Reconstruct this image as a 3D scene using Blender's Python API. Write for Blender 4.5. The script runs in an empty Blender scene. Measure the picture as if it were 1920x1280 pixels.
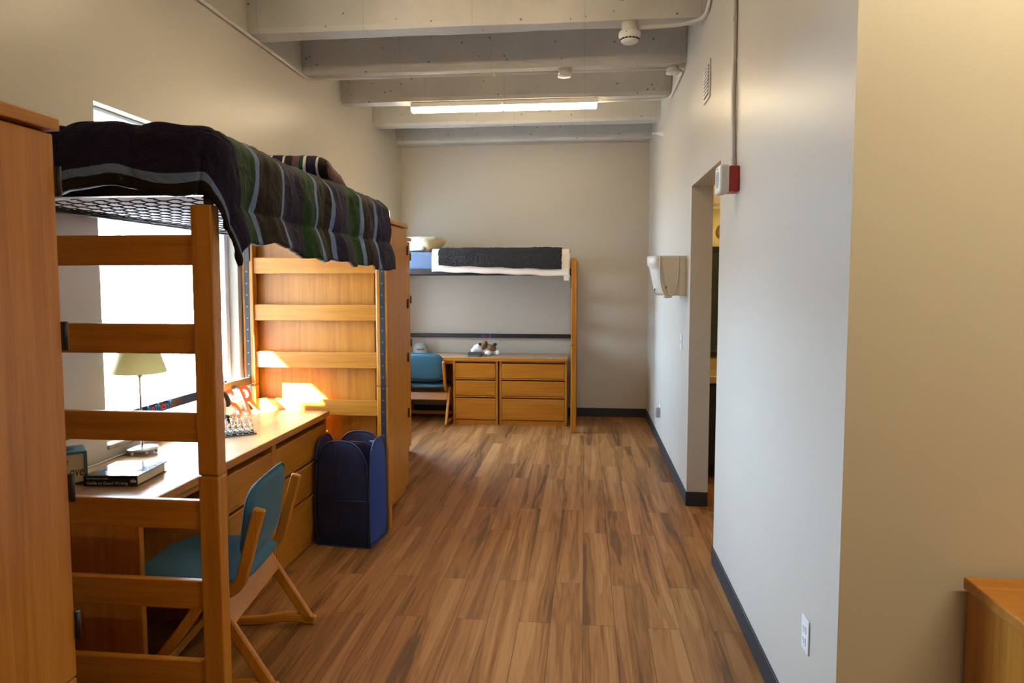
import bpy, bmesh, math, random
from mathutils import Vector, Matrix, noise as mnoise
random.seed(7)
S = bpy.context.scene
COL = S.collection
PI = math.pi
R = math.radians

# ------------------------------------------------------------------ helpers
def link(o, parent=None):
    COL.objects.link(o)
    if parent is not None:
        o.parent = parent
    return o

class MB:
    """collects shapes in one bmesh; build() links them as one object"""
    def __init__(s):
        s.bm = bmesh.new()
    def box(s, x0, x1, y0, y1, z0, z1, bev=0.0, seg=1, mi=0, M=None):
        b = bmesh.new()
        r = bmesh.ops.create_cube(b, size=1.0)
        for v in b.verts:
            v.co = Vector((x0 + (v.co.x + .5) * (x1 - x0), y0 + (v.co.y + .5) * (y1 - y0), z0 + (v.co.z + .5) * (z1 - z0)))
        if bev > 0:
            bmesh.ops.bevel(b, geom=b.edges[:], offset=bev, segments=seg, affect='EDGES', profile=.5)
        return s._add(b, mi, M)
    def _add(s, b, mi=0, M=None):
        if M is not None:
            bmesh.ops.transform(b, matrix=M, verts=b.verts)
        for f in b.faces:
            f.material_index = mi
        me = bpy.data.meshes.new('tmp')
        b.to_mesh(me); b.free()
        s.bm.from_mesh(me)
        bpy.data.meshes.remove(me)
        return s
    def prism(s, pts, axis, a0, a1, bev=0.0, seg=1, mi=0, M=None):
        """polygon pts in the plane normal to axis, extruded from a0 to a1"""
        b = bmesh.new()
        def P(p, a):
            if axis == 'x': return (a, p[0], p[1])
            if axis == 'y': return (p[0], a, p[1])
            return (p[0], p[1], a)
        v0 = [b.verts.new(P(p, a0)) for p in pts]
        v1 = [b.verts.new(P(p, a1)) for p in pts]
        n = len(pts)
        b.faces.new(v0); b.faces.new(v1[::-1])
        for i in range(n):
            j = (i + 1) % n
            b.faces.new((v0[j], v0[i], v1[i], v1[j]))
        bmesh.ops.recalc_face_normals(b, faces=b.faces)
        if bev > 0:
            e = [e for e in b.edges if len(e.link_faces) == 2 and e.calc_face_angle(0) > .6]
            bmesh.ops.bevel(b, geom=e, offset=bev, segments=seg, affect='EDGES', profile=.5)
        return s._add(b, mi, M)
    def ribbon(s, path, w, axis, a0, a1, bev=0.003, mi=0, smooth=True, M=None, taper=None):
        """2D path thickened to width w and extruded"""
        p = [Vector(q) for q in path]
        if smooth and len(p) > 2:
            out = []
            q = [p[0] * 2 - p[1]] + p + [p[-1] * 2 - p[-2]]
            for i in range(1, len(q) - 2):
                for k in range(6):
                    t = k / 6
                    a, b_, c, d = q[i - 1], q[i], q[i + 1], q[i + 2]
                    out.append(.5 * ((2 * b_) + (c - a) * t + (2 * a - 5 * b_ + 4 * c - d) * t * t + (3 * b_ - a - 3 * c + d) * t ** 3))
            out.append(p[-1]); p = out
        L, Rr = [], []
        for i, q in enumerate(p):
            d = (p[min(i + 1, len(p) - 1)] - p[max(i - 1, 0)]).normalized()
            n = Vector((-d.y, d.x))
            ww = w if taper is None else w * (1 + (taper - 1) * i / (len(p) - 1))
            L.append(q + n * ww / 2); Rr.append(q - n * ww / 2)
        return s.prism([tuple(v) for v in L] + [tuple(v) for v in Rr[::-1]], axis, a0, a1, bev, 1, mi, M)
    def tube(s, pts, r, n=8, mi=0, M=None, caps=True):
        b = bmesh.new()
        P = [Vector(p) for p in pts]
        rings = []
        up = Vector((0, 0, 1))
        d0 = (P[1] - P[0]).normalized()
        if abs(d0.dot(up)) > .9: up = Vector((1, 0, 0))
        side = d0.cross(up).normalized()
        for i, p in enumerate(P):
            d = (P[min(i + 1, len(P) - 1)] - P[max(i - 1, 0)]).normalized()
            side = (side - d * side.dot(d)).normalized()
            u = side.cross(d)
            rr = r[i] if isinstance(r, (list, tuple)) else r
            rings.append([b.verts.new(p + (side * math.cos(2 * PI * k / n) + u * math.sin(2 * PI * k / n)) * rr) for k in range(n)])
        for a, c in zip(rings, rings[1:]):
            for k in range(n):
                f = b.faces.new((a[k], a[(k + 1) % n], c[(k + 1) % n], c[k])); f.smooth = True
        if caps:
            b.faces.new(rings[0][::-1]); b.faces.new(rings[-1])
        bmesh.ops.recalc_face_normals(b, faces=b.faces)
        return s._add(b, mi, M)
    def lathe(s, prof, n=24, mi=0, M=None, sx=1, sy=1):
        """profile (r, z) turned about z"""
        b = bmesh.new()
        rings = []
        for r, z in prof:
            if r < 1e-5:
                rings.append([b.verts.new((0, 0, z))])
            else:
                rings.append([b.verts.new((r * sx * math.cos(2 * PI * k / n), r * sy * math.sin(2 * PI * k / n), z)) for k in range(n)])
        for a, c in zip(rings, rings[1:]):
            for k in range(n):
                j = (k + 1) % n
                if len(a) == 1 and len(c) == 1: continue
                if len(a) == 1: f = b.faces.new((a[0], c[k], c[j]))
                elif len(c) == 1: f = b.faces.new((a[k], a[j], c[0]))
                else: f = b.faces.new((a[k], a[j], c[j], c[k]))
                f.smooth = True
        bmesh.ops.recalc_face_normals(b, faces=b.faces)
        return s._add(b, mi, M)
    def blob(s, c, r, rot=(0, 0, 0), nz=0.0, sub=3, seed=0, mi=0, e=1.0):
        b = bmesh.new()
        bmesh.ops.create_icosphere(b, subdivisions=sub, radius=1.0)
        from mathutils import Euler
        Q = Euler(rot).to_matrix()
        for v in b.verts:
            k = 1 + nz * mnoise.noise(v.co * 2.3 + Vector((seed, seed * 2, 0)))
            v.co = Vector(c) + Q @ Vector((v.co.x * r[0] * k, v.co.y * r[1] * k, v.co.z * r[2] * k))
        for f in b.faces: f.smooth = True
        return s._add(b, mi)
    def grid(s, fn, nu, nv, mi=0, uv=None, close_u=False):
        b = bmesh.new()
        lay = b.loops.layers.uv.new('UVMap') if uv else None
        V = [[b.verts.new(fn(i / nu, j / nv)) for j in range(nv + 1)] for i in range(nu + 1)]
        for i in range(nu):
            for j in range(nv):
                f = b.faces.new((V[i][j], V[i + 1][j], V[i + 1][j + 1], V[i][j + 1])); f.smooth = True
                if uv:
                    for l, (a, c) in zip(f.loops, ((i, j), (i + 1, j), (i + 1, j + 1), (i, j + 1))):
                        l[lay].uv = uv(a / nu, c / nv)
        return s._add(b, mi)
    def build(s, name, mats, parent=None, M=None, smooth_angle=None):
        if M is not None:
            bmesh.ops.transform(s.bm, matrix=M, verts=s.bm.verts)
        me = bpy.data.meshes.new(name)
        s.bm.to_mesh(me); s.bm.free()
        for m in (mats if isinstance(mats, (list, tuple)) else [mats]):
            me.materials.append(m)
        o = bpy.data.objects.new(name, me)
        return link(o, parent)

def thing(name, label, cat, loc=(0, 0, 0), rz=0.0, group=None):
    o = bpy.data.objects.new(name, None)
    o.empty_display_size = .1
    link(o); o.location = loc; o.rotation_euler = (0, 0, rz)
    return tag(o, label, cat, group)
def tag(o, label, cat, group=None, kind=None):
    o['label'] = label; o['category'] = cat
    if group: o['group'] = group
    if kind: o['kind'] = kind
    return o
def struct(o):
    o['kind'] = 'structure'; return o
def at(x, y, z): return Matrix.Translation((x, y, z))
def text_bm(txt, size, ext, M, bevel=0.0, align='CENTER'):
    cu = bpy.data.curves.new('t', 'FONT')
    cu.body = txt; cu.size = size; cu.extrude = ext; cu.bevel_depth = bevel; cu.align_x = align
    cu.resolution_u = 4
    o = bpy.data.objects.new('t', cu); COL.objects.link(o)
    bpy.context.view_layer.update()
    me = bpy.data.meshes.new_from_object(o.evaluated_get(bpy.context.evaluated_depsgraph_get()))
    bpy.data.objects.remove(o); bpy.data.curves.remove(cu)
    me.transform(M)
    return me
def add_mesh(mb, me, mi=0):
    for p in me.polygons: p.material_index = mi
    mb.bm.from_mesh(me); bpy.data.meshes.remove(me); return mb
def cols(x, y, z, o): # matrix from axes
    return Matrix(((x[0], y[0], z[0], o[0]), (x[1], y[1], z[1], o[1]), (x[2], y[2], z[2], o[2]), (0, 0, 0, 1)))
def copy_thing(root, loc=None, rz=None, label=None, group=None):
    r = root.copy(); COL.objects.link(r)
    if loc is not None: r.location = loc
    if rz is not None: r.rotation_euler = (0, 0, rz)
    if label: r['label'] = label
    if group: r['group'] = group
    for ch in list(root.children):
        c = ch.copy(); COL.objects.link(c); c.parent = r
        for g in list(ch.children):
            d = g.copy(); COL.objects.link(d); d.parent = c
    return r

# ------------------------------------------------------------------ materials
def new_mat(name):
    m = bpy.data.materials.new(name); m.use_nodes = True
    nt = m.node_tree
    return m, nt, nt.nodes['Principled BSDF'], nt.nodes['Material Output']
def N(nt, t, **kw):
    n = nt.nodes.new(t)
    for k, v in kw.items():
        if k in n.inputs: n.inputs[k].default_value = v
        else: setattr(n, k, v)
    return n
def ramp(nt, fac, stops, interp='LINEAR'):
    r = N(nt, 'ShaderNodeValToRGB')
    e = r.color_ramp; e.interpolation = interp
    while len(e.elements) < len(stops): e.elements.new(0.5)
    for el, (p, c) in zip(e.elements, stops):
        el.position = p; el.color = (*c, 1)
    nt.links.new(fac, r.inputs[0]); return r
def mapping(nt, scale, coord='Object', rot=(0, 0, 0)):
    tc = N(nt, 'ShaderNodeTexCoord'); mp = N(nt, 'ShaderNodeMapping')
    mp.inputs['Scale'].default_value = scale; mp.inputs['Rotation'].default_value = rot
    nt.links.new(tc.outputs[coord], mp.inputs[0]); return mp
def bump(nt, b, h, strength, dist=.01):
    bp = N(nt, 'ShaderNodeBump', Strength=strength, Distance=dist)
    nt.links.new(h, bp.inputs['Height']); nt.links.new(bp.outputs[0], b.inputs['Normal']); return bp
def plain(name, c, rough=.5, metal=0, var=.06, scale=30, bmp=0.0, spec=.5, coat=0):
    m, nt, b, o = new_mat(name)
    mp = mapping(nt, (scale,) * 3)
    nz = N(nt, 'ShaderNodeTexNoise', Detail=4.0); nt.links.new(mp.outputs[0], nz.inputs['Vector'])
    r = ramp(nt, nz.outputs[0], [(.3, tuple(x * (1 - var) for x in c)), (.7, tuple(min(1, x * (1 + var)) for x in c))])
    nt.links.new(r.outputs[0], b.inputs['Base Color'])
    b.inputs['Roughness'].default_value = rough; b.inputs['Metallic'].default_value = metal
    b.inputs['Specular IOR Level'].default_value = spec
    b.inputs['Coat Weight'].default_value = coat
    if bmp: bump(nt, b, nz.outputs[0], bmp)
    return m
def wood(name, axis, dark, mid, light, rough=.32, fine=70, coarse=1.0):
    m, nt, b, o = new_mat(name)
    i = 'xyz'.index(axis)
    sc = [fine * .35] * 3; sc[i] = 1.3 * coarse
    mp = mapping(nt, sc)
    n1 = N(nt, 'ShaderNodeTexNoise', Scale=1.0, Detail=5.0, Roughness=.6, Distortion=.35); nt.links.new(mp.outputs[0], n1.inputs['Vector'])
    sc2 = [fine * 3.0] * 3; sc2[i] = 7
    mp2 = mapping(nt, sc2)
    n2 = N(nt, 'ShaderNodeTexNoise', Scale=1.0, Detail=3.0); nt.links.new(mp2.outputs[0], n2.inputs['Vector'])
    mx = N(nt, 'ShaderNodeMath', operation='MULTIPLY_ADD'); nt.links.new(n2.outputs[0], mx.inputs[0]); mx.inputs[1].default_value = .45
    nt.links.new(n1.outputs[0], mx.inputs[2])
    r = ramp(nt, mx.outputs[0], [(.48, dark), (.70, mid), (.95, light)])
    nt.links.new(r.outputs[0], b.inputs['Base Color'])
    b.inputs['Roughness'].default_value = rough; b.inputs['Specular IOR Level'].default_value = .5
    bump(nt, b, mx.outputs[0], .05, .002)
    return m
OD, OM, OL = (.32, .108, .006), (.405, .150, .012), (.49, .205, .028)
WX, WY, WZ = [wood('oak_' + a, a, OD, OM, OL) for a in 'xyz']
WFX, WFY, WFZ = [wood('oak_cabinet_' + a, a, tuple(v * .95 for v in OD), OM, tuple(v * .98 for v in OL), fine=95) for a in 'xyz']
DKX, DKY = [wood('oak_desktop_' + a, a, (.34, .17, .07), (.42, .23, .105), (.50, .30, .145), rough=.27) for a in 'xy']
BLACKM = plain('black_metal', (.012, .012, .014), .45, .0, .1)
STEEL = plain('brushed_steel', (.55, .55, .55), .28, 1.0, .05)
DARKGAP = plain('dark_gap', (.03, .018, .01), .8)
WHITEP = plain('white_plastic', (.74, .72, .67), .4, 0, .02)
WHITEPAINT = plain('white_paint', (.78, .78, .76), .4, 0, .02)
CONDUIT = plain('painted_conduit', (.62, .58, .52), .4, 0, .05)
BASEB = plain('black_rubber', (.018, .020, .024), .5, 0, .15, 12)

def wall_mat(name, c, rough=.37):
    m, nt, b, o = new_mat(name)
    mp = mapping(nt, (1, 1, 1))
    n1 = N(nt, 'ShaderNodeTexNoise', Scale=1.3, Detail=3.0); nt.links.new(mp.outputs[0], n1.inputs['Vector'])
    r = ramp(nt, n1.outputs[0], [(.3, tuple(v * .985 for v in c)), (.7, tuple(v * 1.015 for v in c))])
    nt.links.new(r.outputs[0], b.inputs['Base Color'])
    n2 = N(nt, 'ShaderNodeTexNoise', Scale=260.0, Detail=2.0); nt.links.new(mp.outputs[0], n2.inputs['Vector'])
    bump(nt, b, n2.outputs[0], .06, .003)
    b.inputs['Roughness'].default_value = rough
    b.inputs['Specular IOR Level'].default_value = .5
    return m
WALL = wall_mat('wall_paint', (.55, .49, .40))
BATHW = wall_mat('bath_paint', (.50, .43, .20), .5)

def concrete_mat():
    m, nt, b, o = new_mat('painted_concrete')
    mp = mapping(nt, (1, 1, 1))
    n1 = N(nt, 'ShaderNodeTexNoise', Scale=2.2, Detail=7.0, Roughness=.62); nt.links.new(mp.outputs[0], n1.inputs['Vector'])
    r = ramp(nt, n1.outputs[0], [(.3, (.50, .475, .42)), (.7, (.61, .58, .52))])
    v = N(nt, 'ShaderNodeTexVoronoi', Scale=16.0); nt.links.new(mp.outputs[0], v.inputs['Vector'])
    n3 = N(nt, 'ShaderNodeTexNoise', Scale=9.0, Detail=2.0); nt.links.new(mp.outputs[0], n3.inputs['Vector'])
    th = N(nt, 'ShaderNodeMath', operation='MULTIPLY'); th.inputs[1].default_value = .22; nt.links.new(n3.outputs[0], th.inputs[0])
    lt = N(nt, 'ShaderNodeMath', operation='LESS_THAN'); nt.links.new(v.outputs['Distance'], lt.inputs[0]); nt.links.new(th.outputs[0], lt.inputs[1])
    g = N(nt, 'ShaderNodeMath', operation='GREATER_THAN'); g.inputs[1].default_value = .53; nt.links.new(n3.outputs[0], g.inputs[0])
    pit = N(nt, 'ShaderNodeMath', operation='MULTIPLY'); nt.links.new(lt.outputs[0], pit.inputs[0]); nt.links.new(g.outputs[0], pit.inputs[1])
    # cast panel joints across the beams
    sx = N(nt, 'ShaderNodeSeparateXYZ'); nt.links.new(mp.outputs[0], sx.inputs[0])
    nw = N(nt, 'ShaderNodeMath', operation='MULTIPLY_ADD'); nt.links.new(n1.outputs[0], nw.inputs[0]); nw.inputs[1].default_value = .03; nt.links.new(sx.outputs[0], nw.inputs[2])
    md = N(nt, 'ShaderNodeMath', operation='PINGPONG'); md.inputs[1].default_value = .36; nt.links.new(nw.outputs[0], md.inputs[0])
    ln = N(nt, 'ShaderNodeMath', operation='LESS_THAN'); ln.inputs[1].default_value = .005; nt.links.new(md.outputs[0], ln.inputs[0])
    mk = N(nt, 'ShaderNodeMath', operation='MULTIPLY_ADD', use_clamp=True); nt.links.new(ln.outputs[0], mk.inputs[0]); mk.inputs[1].default_value = .16; nt.links.new(pit.outputs[0], mk.inputs[2])
    mix = N(nt, 'ShaderNodeMix', data_type='RGBA'); nt.links.new(mk.outputs[0], mix.inputs[0])
    nt.links.new(r.outputs[0], mix.inputs[6]); mix.inputs[7].default_value = (.20, .18, .15, 1)
    nt.links.new(mix.outputs[2], b.inputs['Base Color'])
    b.inputs['Roughness'].default_value = .6
    ad = N(nt, 'ShaderNodeMath', operation='SUBTRACT'); nt.links.new(n1.outputs[0], ad.inputs[0]); nt.links.new(pit.outputs[0], ad.inputs[1])
    bump(nt, b, ad.outputs[0], .25, .01)
    return m
CONC = concrete_mat()

def floor_mat():
    m, nt, b, o = new_mat('vinyl_planks')
    tc = N(nt, 'ShaderNodeTexCoord'); sp = N(nt, 'ShaderNodeSeparateXYZ'); nt.links.new(tc.outputs['Object'], sp.inputs[0])
    cb = N(nt, 'ShaderNodeCombineXYZ'); nt.links.new(sp.outputs[1], cb.inputs[0]); nt.links.new(sp.outputs[0], cb.inputs[1])
    br = N(nt, 'ShaderNodeTexBrick', offset=.37, offset_frequency=2, squash=1.0)
    nt.links.new(cb.outputs[0], br.inputs['Vector'])
    br.inputs['Scale'].default_value = 1; br.inputs['Brick Width'].default_value = 1.22; br.inputs['Row Height'].default_value = .152
    br.inputs['Mortar Size'].default_value = .0012; br.inputs['Mortar Smooth'].default_value = .1
    br.inputs['Color1'].default_value = (0, 0, 0, 1); br.inputs['Color2'].default_value = (1, 1, 1, 1); br.inputs['Mortar'].default_value = (.5, .5, .5, 1)
    w = N(nt, 'ShaderNodeMath', operation='MULTIPLY'); w.inputs[1].default_value = 40; nt.links.new(br.outputs['Color'], w.inputs[0])
    mp = N(nt, 'ShaderNodeMapping'); mp.inputs['Scale'].default_value = (9, .42, 1); nt.links.new(tc.outputs['Object'], mp.inputs[0])
    n1 = N(nt, 'ShaderNodeTexNoise', noise_dimensions='4D', Scale=1.0, Detail=4.0, Roughness=.5, Distortion=.8)
    nt.links.new(mp.outputs[0], n1.inputs['Vector']); nt.links.new(w.outputs[0], n1.inputs['W'])
    # contour rings of the grain
    k = N(nt, 'ShaderNodeMath', operation='MULTIPLY'); k.inputs[1].default_value = 62; nt.links.new(n1.outputs[0], k.inputs[0])
    sn = N(nt, 'ShaderNodeMath', operation='SINE'); nt.links.new(k.outputs[0], sn.inputs[0])
    mp2 = N(nt, 'ShaderNodeMapping'); mp2.inputs['Scale'].default_value = (130, 4, 1); nt.links.new(tc.outputs['Object'], mp2.inputs[0])
    n2 = N(nt, 'ShaderNodeTexNoise', Scale=1.0, Detail=3.0); nt.links.new(mp2.outputs[0], n2.inputs['Vector'])
    a = N(nt, 'ShaderNodeMath', operation='MULTIPLY_ADD'); nt.links.new(sn.outputs[0], a.inputs[0]); a.inputs[1].default_value = .055; nt.links.new(n1.outputs[0], a.inputs[2])
    a2 = N(nt, 'ShaderNodeMath', operation='MULTIPLY_ADD'); nt.links.new(n2.outputs[0], a2.inputs[0]); a2.inputs[1].default_value = .25; nt.links.new(a.outputs[0], a2.inputs[2])
    a3 = N(nt, 'ShaderNodeMath', operation='MULTIPLY_ADD'); nt.links.new(br.outputs['Color'], a3.inputs[0]); a3.inputs[1].default_value = .05; nt.links.new(a2.outputs[0], a3.inputs[2])
    r = ramp(nt, a3.outputs[0], [(.40, (.064, .027, .008)), (.52, (.145, .058, .016)), (.64, (.240, .095, .025)), (.86, (.36, .170, .058))])
    mix = N(nt, 'ShaderNodeMix', data_type='RGBA'); nt.links.new(br.outputs['Fac'], mix.inputs[0]); nt.links.new(r.outputs[0], mix.inputs[6]); mix.inputs[7].default_value = (.05, .025, .013, 1)
    nt.links.new(mix.outputs[2], b.inputs['Base Color'])
    b.inputs['Roughness'].default_value = .50
    b.inputs['Specular IOR Level'].default_value = .3
    bump(nt, b, a2.outputs[0], .08, .003)
    return m
FLOOR = floor_mat()

def fabric(name, c, scale=260, var=.15, rough=.9, bmp=.25, sheen=.2):
    m, nt, b, o = new_mat(name)
    mp = mapping(nt, (scale,) * 3)
    n1 = N(nt, 'ShaderNodeTexNoise', Detail=2.0); nt.links.new(mp.outputs[0], n1.inputs['Vector'])
    r = ramp(nt, n1.outputs[0], [(.3, tuple(v * (1 - var) for v in c)), (.7, tuple(v * (1 + var) for v in c))])
    nt.links.new(r.outputs[0], b.inputs['Base Color'])
    b.inputs['Roughness'].default_value = rough; b.inputs['Sheen Weight'].default_value = sheen
    bump(nt, b, n1.outputs[0], bmp, .003)
    return m
TEAL = fabric('teal_upholstery', (.026, .098, .150), 400, sheen=.05)
BLUESHEET = fabric('blue_sheet', (.10, .155, .26), 120, .06)
PALEMATT = fabric('pale_mattress', (.55, .58, .66), 90, .05)
CREAM = fabric('cream_plush', (.80, .74, .66), 60, .05)
BEIGEP = fabric('tan_pillowcase', (.52, .42, .25), 120, .05)
WHITEC = fabric('white_cloth', (.72, .74, .70), 120, .04)
BROWNP = fabric('brown_plush', (.17, .075, .022), 120, .35)
DARKP = fabric('dark_plush', (.018, .014, .016), 160, .3)
WHITEPL = fabric('white_plush', (.76, .74, .72), 120, .05)
def fur_mat():
    m, nt, b, o = new_mat('dark_fur')
    mp = mapping(nt, (16, 22, 22))
    n1 = N(nt, 'ShaderNodeTexNoise', Detail=8.0, Roughness=.7); nt.links.new(mp.outputs[0], n1.inputs['Vector'])
    r = ramp(nt, n1.outputs[0], [(.38, (.004, .0035, .0035)), (.72, (.042, .035, .031))])
    nt.links.new(r.outputs[0], b.inputs['Base Color']); b.inputs['Roughness'].default_value = .95
    bump(nt, b, n1.outputs[0], 1.0, .02); return m
FUR = fur_mat()

def comforter_mat(name, period, stops, off):
    m, nt, b, o = new_mat(name)
    tc = N(nt, 'ShaderNodeTexCoord'); sp = N(nt, 'ShaderNodeSeparateXYZ'); nt.links.new(tc.outputs['UV'], sp.inputs[0])
    nz = N(nt, 'ShaderNodeTexNoise', Scale=9.0, Detail=3.0); nt.links.new(tc.outputs['UV'], nz.inputs['Vector'])
    wv = N(nt, 'ShaderNodeMath', operation='MULTIPLY_ADD'); nt.links.new(nz.outputs[0], wv.inputs[0]); wv.inputs[1].default_value = .02; nt.links.new(sp.outputs[1], wv.inputs[2])
    sb = N(nt, 'ShaderNodeMath', operation='SUBTRACT'); nt.links.new(wv.outputs[0], sb.inputs[0]); sb.inputs[1].default_value = off
    dv = N(nt, 'ShaderNodeMath', operation='DIVIDE'); nt.links.new(sb.outputs[0], dv.inputs[0]); dv.inputs[1].default_value = period
    fr = N(nt, 'ShaderNodeMath', operation='FRACT'); nt.links.new(dv.outputs[0], fr.inputs[0])
    r = ramp(nt, fr.outputs[0], stops, 'CONSTANT')
    nt.links.new(r.outputs[0], b.inputs['Base Color'])
    b.inputs['Roughness'].default_value = .65; b.inputs['Specular IOR Level'].default_value = .12
    n2 = N(nt, 'ShaderNodeTexNoise', Scale=16.0, Detail=5.0, Distortion=1.4); nt.links.new(tc.outputs['UV'], n2.inputs['Vector'])
    bump(nt, b, n2.outputs[0], .7, .02)
    return m
NAVY, GREEN, LBLUE, BROWN = (.013, .009, .026), (.010, .029, .007), (.115, .17, .30), (.0145, .0095, .0055)
COMF = comforter_mat('striped_comforter', .565, [(0, GREEN), (.24, LBLUE), (.295, BROWN), (.61, LBLUE), (.665, NAVY)], 2.335)
PILW = comforter_mat('striped_pillowcase', .19, [(0, NAVY), (.3, (.45, .42, .42)), (.36, BROWN), (.6, (.10, .04, .05)), (.8, GREEN), (.92, (.45, .42, .42))], 0)

def mesh_fabric(name, c, alpha):
    m, nt, b, o = new_mat(name)
    b.inputs['Base Color'].default_value = (*c, 1); b.inputs['Roughness'].default_value = .55
    mp = mapping(nt, (420,) * 3)
    ck = N(nt, 'ShaderNodeTexNoise', Detail=0.0); nt.links.new(mp.outputs[0], ck.inputs['Vector'])
    r = ramp(nt, ck.outputs[0], [(.35, (alpha - .15,) * 3), (.65, (min(1, alpha + .15),) * 3)])
    nt.links.new(r.outputs[0], b.inputs['Alpha'])
    return m
HMESH = mesh_fabric('navy_mesh', (.010, .020, .070), .66)
HSIDE = mesh_fabric('blue_mesh', (.004, .042, .27), .92)
HTRIM = plain('blue_binding', (.005, .013, .055), .5)

def glass_mat(name, tint=(1, 1, 1), gl=.06):
    m, nt, b, o = new_mat(name)
    nt.nodes.remove(b)
    t = N(nt, 'ShaderNodeBsdfTransparent'); t.inputs[0].default_value = (*tint, 1)
    g = N(nt, 'ShaderNodeBsdfGlossy', Roughness=.02)
    mx = N(nt, 'ShaderNodeMixShader'); mx.inputs[0].default_value = gl
    nt.links.new(t.outputs[0], mx.inputs[1]); nt.links.new(g.outputs[0], mx.inputs[2]); nt.links.new(mx.outputs[0], o.inputs[0])
    return m
PANE = glass_mat('window_glass', (.97, .99, 1), .05)
def clear_glass():
    m, nt, b, o = new_mat('clear_glass')
    b.inputs['Base Color'].default_value = (.95, .98, 1, 1); b.inputs['Transmission Weight'].default_value = .9
    b.inputs['Roughness'].default_value = .08; b.inputs['IOR'].default_value = 1.45
    return m
CGLASS = clear_glass()
def emit(name, c, s):
    m, nt, b, o = new_mat(name)
    b.inputs['Base Color'].default_value = (.8, .8, .8, 1)
    b.inputs['Emission Color'].default_value = (*c, 1); b.inputs['Emission Strength'].default_value = s
    return m
WARM = (1.0, .78, .48)
TUBE = emit('lit_tube', WARM, 28.0)
TUBE_NEAR = emit('lit_tube_near', WARM, 25.0)
TUBE_BACK = emit('lit_tube_back', (1.0, .85, .55), 82.0)
GLOBE = emit('lit_globe', (1.0, .72, .34), 14.0)

# ------------------------------------------------------------------ dimensions
XL, XR, YB, ZB, ZC = -2.245, .745, 8.40, 3.27, 3.72
YN = -3.2            # room goes on behind the camera
YC = 2.06            # where the narrow part of the room begins on the right
WW = [(3.02, 4.306), (6.62, 7.88)]
WZ0, WZ1 = .83, 2.452

# ------------------------------------------------------------------ setting
m = MB(); m.box(XL - .2, 6, YN - .2, YB + .2, -.12, 0)
struct(m.build('floor', FLOOR))
m = MB()
ys = [YN - .2] + [v for w in WW for v in w] + [YB + .2]
for i in range(0, len(ys), 2):
    m.box(XL - .2, XL, ys[i], ys[i + 1], 0, ZC)
for a, b in WW:
    m.box(XL - .2, XL, a, b, 0, WZ0); m.box(XL - .2, XL, a, b, WZ1, ZC)
struct(m.build('wall_left', WALL))
m = MB(); m.box(XL, XR + .15, YB, YB + .2, 0, ZC); struct(m.build('wall_back', WALL))
DY0, DY1, DZ = 4.0, 5.06, 2.30
m = MB()
m.box(XR, XR + .15, DY1, YB, 0, ZC); m.box(XR, XR + .15, DY0, DY1, DZ, ZC); m.box(XR, XR + .15, YC, DY0, 0, ZC)
struct(m.build('wall_right', WALL))
m = MB(); m.box(XR + .15, 6, YC, YC + .15, 0, ZC); struct(m.build('wall_front_right', WALL))
m = MB(); m.box(6, 6.15, YN, YC + .15, 0, ZC); struct(m.build('wall_far_right', WALL))
m = MB(); m.box(XL, 6, YN - .2, YN, 0, ZC); struct(m.build('wall_behind', WALL))
m = MB(); m.box(XL - .2, 6, YN - .2, YB + .2, ZC, ZC + .15)
ceil = struct(m.build('ceiling', CONC))
yb = [8.37, 7.44, 6.48, 5.60, 4.69, 3.77, 2.85, 1.93, 1.0, .08, -.85, -1.77, -2.7]
rng = random.Random(3)
for i, y in enumerate(yb):
    m = MB()
    x1 = XR - .002 if y > YC + .1 else 5.998
    n = 34
    pts_f, pts_b = [], []
    # slightly ragged cast lower edge
    f0 = MB()
    def sec(x):
        j = .006 * mnoise.noise(Vector((x * 2.1, y, 0))) + .003 * mnoise.noise(Vector((x * 11, y, 3)))
        return [(y - .19, ZC), (y - .165, ZB + .03 + j), (y - .150, ZB + j * .6), (y, ZB + .004 - j), (y + .012, ZB + .02 - j), (y + .03, ZC)]
    b = bmesh.new(); rings = []
    for k in range(n + 1):
        x = XL + .002 + (x1 - XL - .002) * k / n
        rings.append([b.verts.new((x, p[0], p[1])) for p in sec(x)])
    for a, c in zip(rings, rings[1:]):
        for q in range(len(a)):
            b.faces.new((a[q], a[(q + 1) % len(a)], c[(q + 1) % len(a)], c[q]))
    b.faces.new(rings[0]); b.faces.new(rings[-1][::-1])
    bmesh.ops.recalc_face_normals(b, faces=b.faces)
    m._add(b)
    m.build('beam', CONC, ceil)
m = MB(); m.box(XR - .008, XR, DY1, YB, 0, .105, .003); m.box(XR - .008, XR, YC, DY0, 0, .105, .003)
m.box(XR - .008, XR + .15, DY1 - .008, DY1, 0, .105, .003); m.box(XR - .008, XR + .15, DY0, DY0 + .008, 0, .105, .003)
m.box(XR - .008, XR, YC - .008, YC, 0, .105, .003)
struct(m.build('baseboard_right', BASEB))
m = MB(); m.box(XL, XR - .008, YB - .008, YB, 0, .105, .003); struct(m.build('baseboard_back', BASEB))
m = MB(); m.box(XL, XL + .008, YN, YB - .008, 0, .105, .003); struct(m.build('baseboard_left', BASEB))
m = MB(); m.box(XR - .008, 6, YC - .008, YC, 0, .105, .003); struct(m.build('baseboard_front_right', BASEB))
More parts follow.
